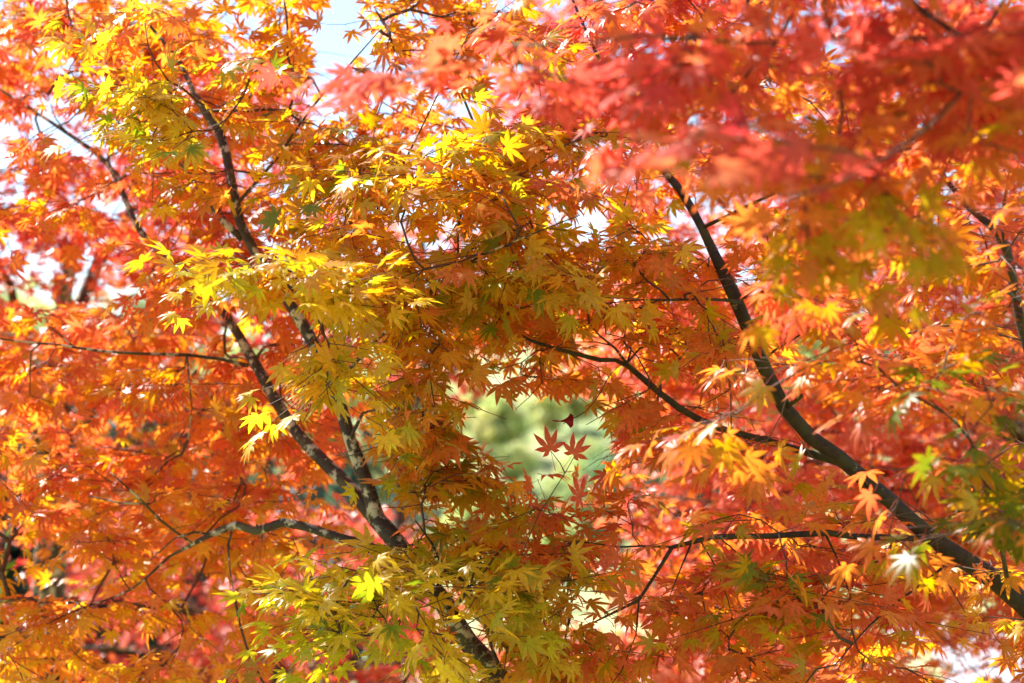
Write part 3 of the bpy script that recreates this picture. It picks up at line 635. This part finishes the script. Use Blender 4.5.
near.limb('branch', [(1024, 55, 2.06, .0028), (980, 75, 1.97, .0024), (930, 125, 1.82, .0020), (880, 160, 1.72, .0016), (820, 190, 1.67, .0012), (760, 200, 1.62, .0008)], 7)
near.limb('branch', [(890, 38, 2.04, .0020), (868, 60, 2.02, .0016), (840, 90, 2.00, .0013), (790, 130, 1.92, .001)], 7)
near.limb('branch', [(1180, 0, 1.97, .005), (1140, 200, 1.82, .004), (1090, 380, 1.77, .003), (1040, 480, 1.72, .0015)], 7)
blobsC = [(660, 100, 150, 100, 1.75, 2.3, 12, 'crr'), (655, 175, 50, 12, 1.65, 1.85, 2, 'crr'), (850, 100, 200, 90, 1.9, 2.5, 26, 'rol'), (800, 50, 200, 60, 1.9, 2.5, 14, 'crr'), (410, 75, 70, 50, 2.1, 2.5, 10, 'crr'), (540, 50, 90, 50, 2.0, 2.5, 7, 'crr'), (960, 60, 90, 70, 1.8, 2.4, 18, 'crr'),
          (880, 230, 120, 60, 2.0, 2.5, 16, 'oor'), (900, -100, 260, 70, 1.8, 2.5, 40, 'ver'), (1130, 200, 80, 250, 1.8, 2.4, 24, 'ver'), (620, -260, 300, 130, 2.1, 2.9, 60, 'ver'), (950, -250, 200, 120, 1.9, 2.6, 50, 'ver')]  # unseen upper blobs added between sun and near leaves to shade them
near.grow(blobsC, .040, True, LEAF_NEAR, 'large blurred red and vermilion leaves', [(735, 280, 44, 44, .95), (335, 50, 30, 34, .7), (600, 140, 30, 14, .6), (1005, 265, 50, 85, .92), (450, 185, 125, 100, 1), (335, 180, 45, 35, 1), (230, 160, 80, 80, 1), (955, 185, 30, 30, .7), (480, 120, 60, 30, .6)], twig_parts=30, sides=5, dens=.6)

# ================================================================== MAPLES BEHIND
def back_maple(label, base_px, base_d, crown_px, blobs, leaf_len, crown_label, rad=.07, nl=7, gaps=GAPS, bark=BARK, twig_parts=24):
    root = empty('maple_tree'); tag(root, label, 'maple tree'); t = Maple(root, bark)
    b = at(base_px, 500, base_d); b[2] = float(ground_h(b[0], b[1]))
    f = at(crown_px[0], crown_px[1], base_d)
    mid = (b+f)/2 + np.array([.12, .05, .1])
    t.limb('trunk', [(b[0], b[1], b[2]-.2, rad*1.3), (*(b*.7+mid*.3), rad*1.05), (*mid, rad*.9), (*f, rad*.7)], 10, world=True, step=.12, attach=False)
    ctr = [(x, y, (d0+d1)/2) for (x, y, rx, ry, d0, d1, n, p) in blobs]
    for k in range(nl):
        x, y, rx, ry, d0, d1, n, p = blobs[k % len(blobs)]; a = k*2.4
        e_ = at(x+rx*.75*math.cos(a), y+ry*.75*math.sin(a), d0+(d1-d0)*((k*.37) % 1))
        st = mid + (f-mid)*min(1, .35+.1*k); m1 = st*.6+e_*.4+np.array([0, 0, .18]); m2 = st*.25+e_*.75+np.array([0, 0, .1])
        t.limb('limb', [(*st, rad*.42), (*m1, rad*.26), (*m2, rad*.15), (*e_, rad*.04)], 7, world=True, step=.08, wig=.012)
    t.grow(blobs, leaf_len, False, LEAF, crown_label, gaps, sides=3, step=.08, twig_parts=twig_parts, dens=.8)
back_maple('bright sunlit red maple behind the dark diagonal trunk on the right', 1075, 5.7, (1060, 470),
           [(860, -20, 230, 60, 4.8, 6.4, 110, 'red'), (860, 340, 250, 220, 4.6, 6.4, 300, 'cor'), (880, 560, 220, 150, 4.5, 6.2, 230, 'cor'), (700, 420, 110, 140, 4.8, 6.4, 90, 'cor'), (700, 120, 200, 130, 5.0, 6.6, 90, 'red'), (950, 130, 150, 140, 4.8, 6.4, 130, 'cor'),
            (720, 580, 110, 90, 4.8, 6.2, 80, 'cor'), (1150, 400, 120, 300, 5.0, 6.6, 70, 'ver'), (850, 740, 250, 60, 4.8, 6.2, 40, 'org'), (860, 290, 200, 50, 4.8, 6.4, 90, 'cor'), (930, 430, 100, 90, 4.6, 6.2, 50, 'cor'), (760, 660, 130, 50, 4.6, 6.0, 80, 'cor'), (580, 670, 110, 40, 4.8, 6.2, 60, 'cor'), (960, 580, 90, 60, 4.6, 6.0, 50, 'org'), (640, 330, 90, 60, 4.8, 6.2, 40, 'cor')], .038, 'sunlit scarlet, pink and orange leaves', .075, 10)
back_maple('crimson and orange maple behind the upper left branches', -60, 6.0, (60, 330),
           [(130, 430, 200, 120, 4.7, 5.8, 110, 'org'), (90, 150, 200, 150, 4.9, 6.4, 130, 'red'), (60, 300, 190, 110, 4.9, 6.4, 90, 'ver'), (280, 230, 130, 150, 5.4, 6.8, 60, 'crm'), (130, 420, 180, 90, 5.4, 6.8, 55, 'org'), (40, 230, 90, 50, 5.2, 5.8, 16, 'crm'), (-130, 300, 120, 300, 5.2, 6.6, 40, 'ver')], .038, 'crimson and orange leaves', .06, 9)
back_maple('low pink-red maple filling the bottom left behind the crooked limb', 330, 8.0, (270, 690),
           [(290, 590, 150, 85, 7.0, 8.6, 130, 'pnk'), (80, 600, 170, 90, 7.0, 8.6, 70, 'pnk'), (60, 520, 120, 60, 7, 8.4, 40, 'pnk'), (420, 650, 120, 60, 7.0, 8.4, 50, 'pnk'), (380, 560, 60, 60, 7.2, 8.2, 22, 'red'), (200, 720, 300, 50, 7, 8.4, 30, 'pnk')], .042, 'bright pink-red leaves', .06, 8)
back_maple('tall orange and crimson maple behind the middle of the picture', 352, 9.0, (400, 300),
           [(600, 20, 120, 60, 8, 9.6, 60, 'red'), (540, 310, 110, 45, 8, 9.4, 60, 'ver'), (450, 180, 150, 150, 8.0, 9.6, 70, 'ver'), (560, 200, 110, 110, 8, 9.6, 36, 'pnk'), (420, 350, 90, 60, 8.2, 9.4, 22, 'red')], .042, 'orange and crimson leaves', .06, 7)

# ================================================================== green shrub at the left edge
def green_shrub():
    root = empty('shrub'); tag(root, 'leafy bright green shrub poking in at the left edge', 'shrub')
    mb = MB(); L = Leaves(); V = []; F = []; C = []; loops = []; starts = []
    base = at(-70, 600, 4.6); base[2] = 0
    bmn = MB()
    for k in range(16):
        e_ = at(RNG.uniform(-110, 22), RNG.uniform(490, 660), RNG.uniform(4.3, 4.9)); m_ = (base+e_)/2+RNG.normal(size=3)*.05
        q = catmull([base+RNG.normal(size=3)*[.03, .03, 0], m_, e_], .05); mb.tube(q, np.linspace(.006, .0012, len(q)), 6)
        for j in range(9):
            p = q[-1-min(j, len(q)-1)]; dv = (q[-1]-q[-3]); dv /= np.linalg.norm(dv)
            for sg in (-1, 1):
                ax = dv*.6+RNG.normal(size=3)*.5+np.array([sg*.7, 0, 0]); ax /= np.linalg.norm(ax)
                nn = np.array([-.2, -.4, 1])+RNG.normal(size=3)*.4; sd_ = np.cross(nn, ax); sd_ /= np.linalg.norm(sd_); nn = np.cross(ax, sd_)
                ln = RNG.uniform(.03, .05); wd_ = ln*.2; b = len(V)
                prof = [(0, 0), (.25, .75), (.5, 1), (.75, .7), (1, 0)]
                mids = [p+ax*ln*u-nn*ln*.15*u*u for u, _ in prof]
                V += [mids[0]]+[mids[i]+sd_*wd_*prof[i][1]+nn*wd_*.2 for i in (1, 2, 3)]+[mids[4]]+[mids[i]-sd_*wd_*prof[i][1]+nn*wd_*.2 for i in (3, 2, 1)]+[mids[1], mids[2], mids[3]]
                F += [[b, b+1, b+8], [b+1, b+2, b+9, b+8], [b+2, b+3, b+10, b+9], [b+3, b+4, b+10], [b+4, b+5, b+10], [b+5, b+6, b+9, b+10], [b+6, b+7, b+8, b+9], [b+7, b, b+8]]
                C += [c(.16, .34, .02)*RNG.uniform(.6, 1.5)]*11
    mb.build('stem', TWIG, root); loops, starts = faces_to(F)
    mesh_np('foliage', np.array(V), loops, starts, GREEN_LEAF, root, np.array(C))
green_shrub()
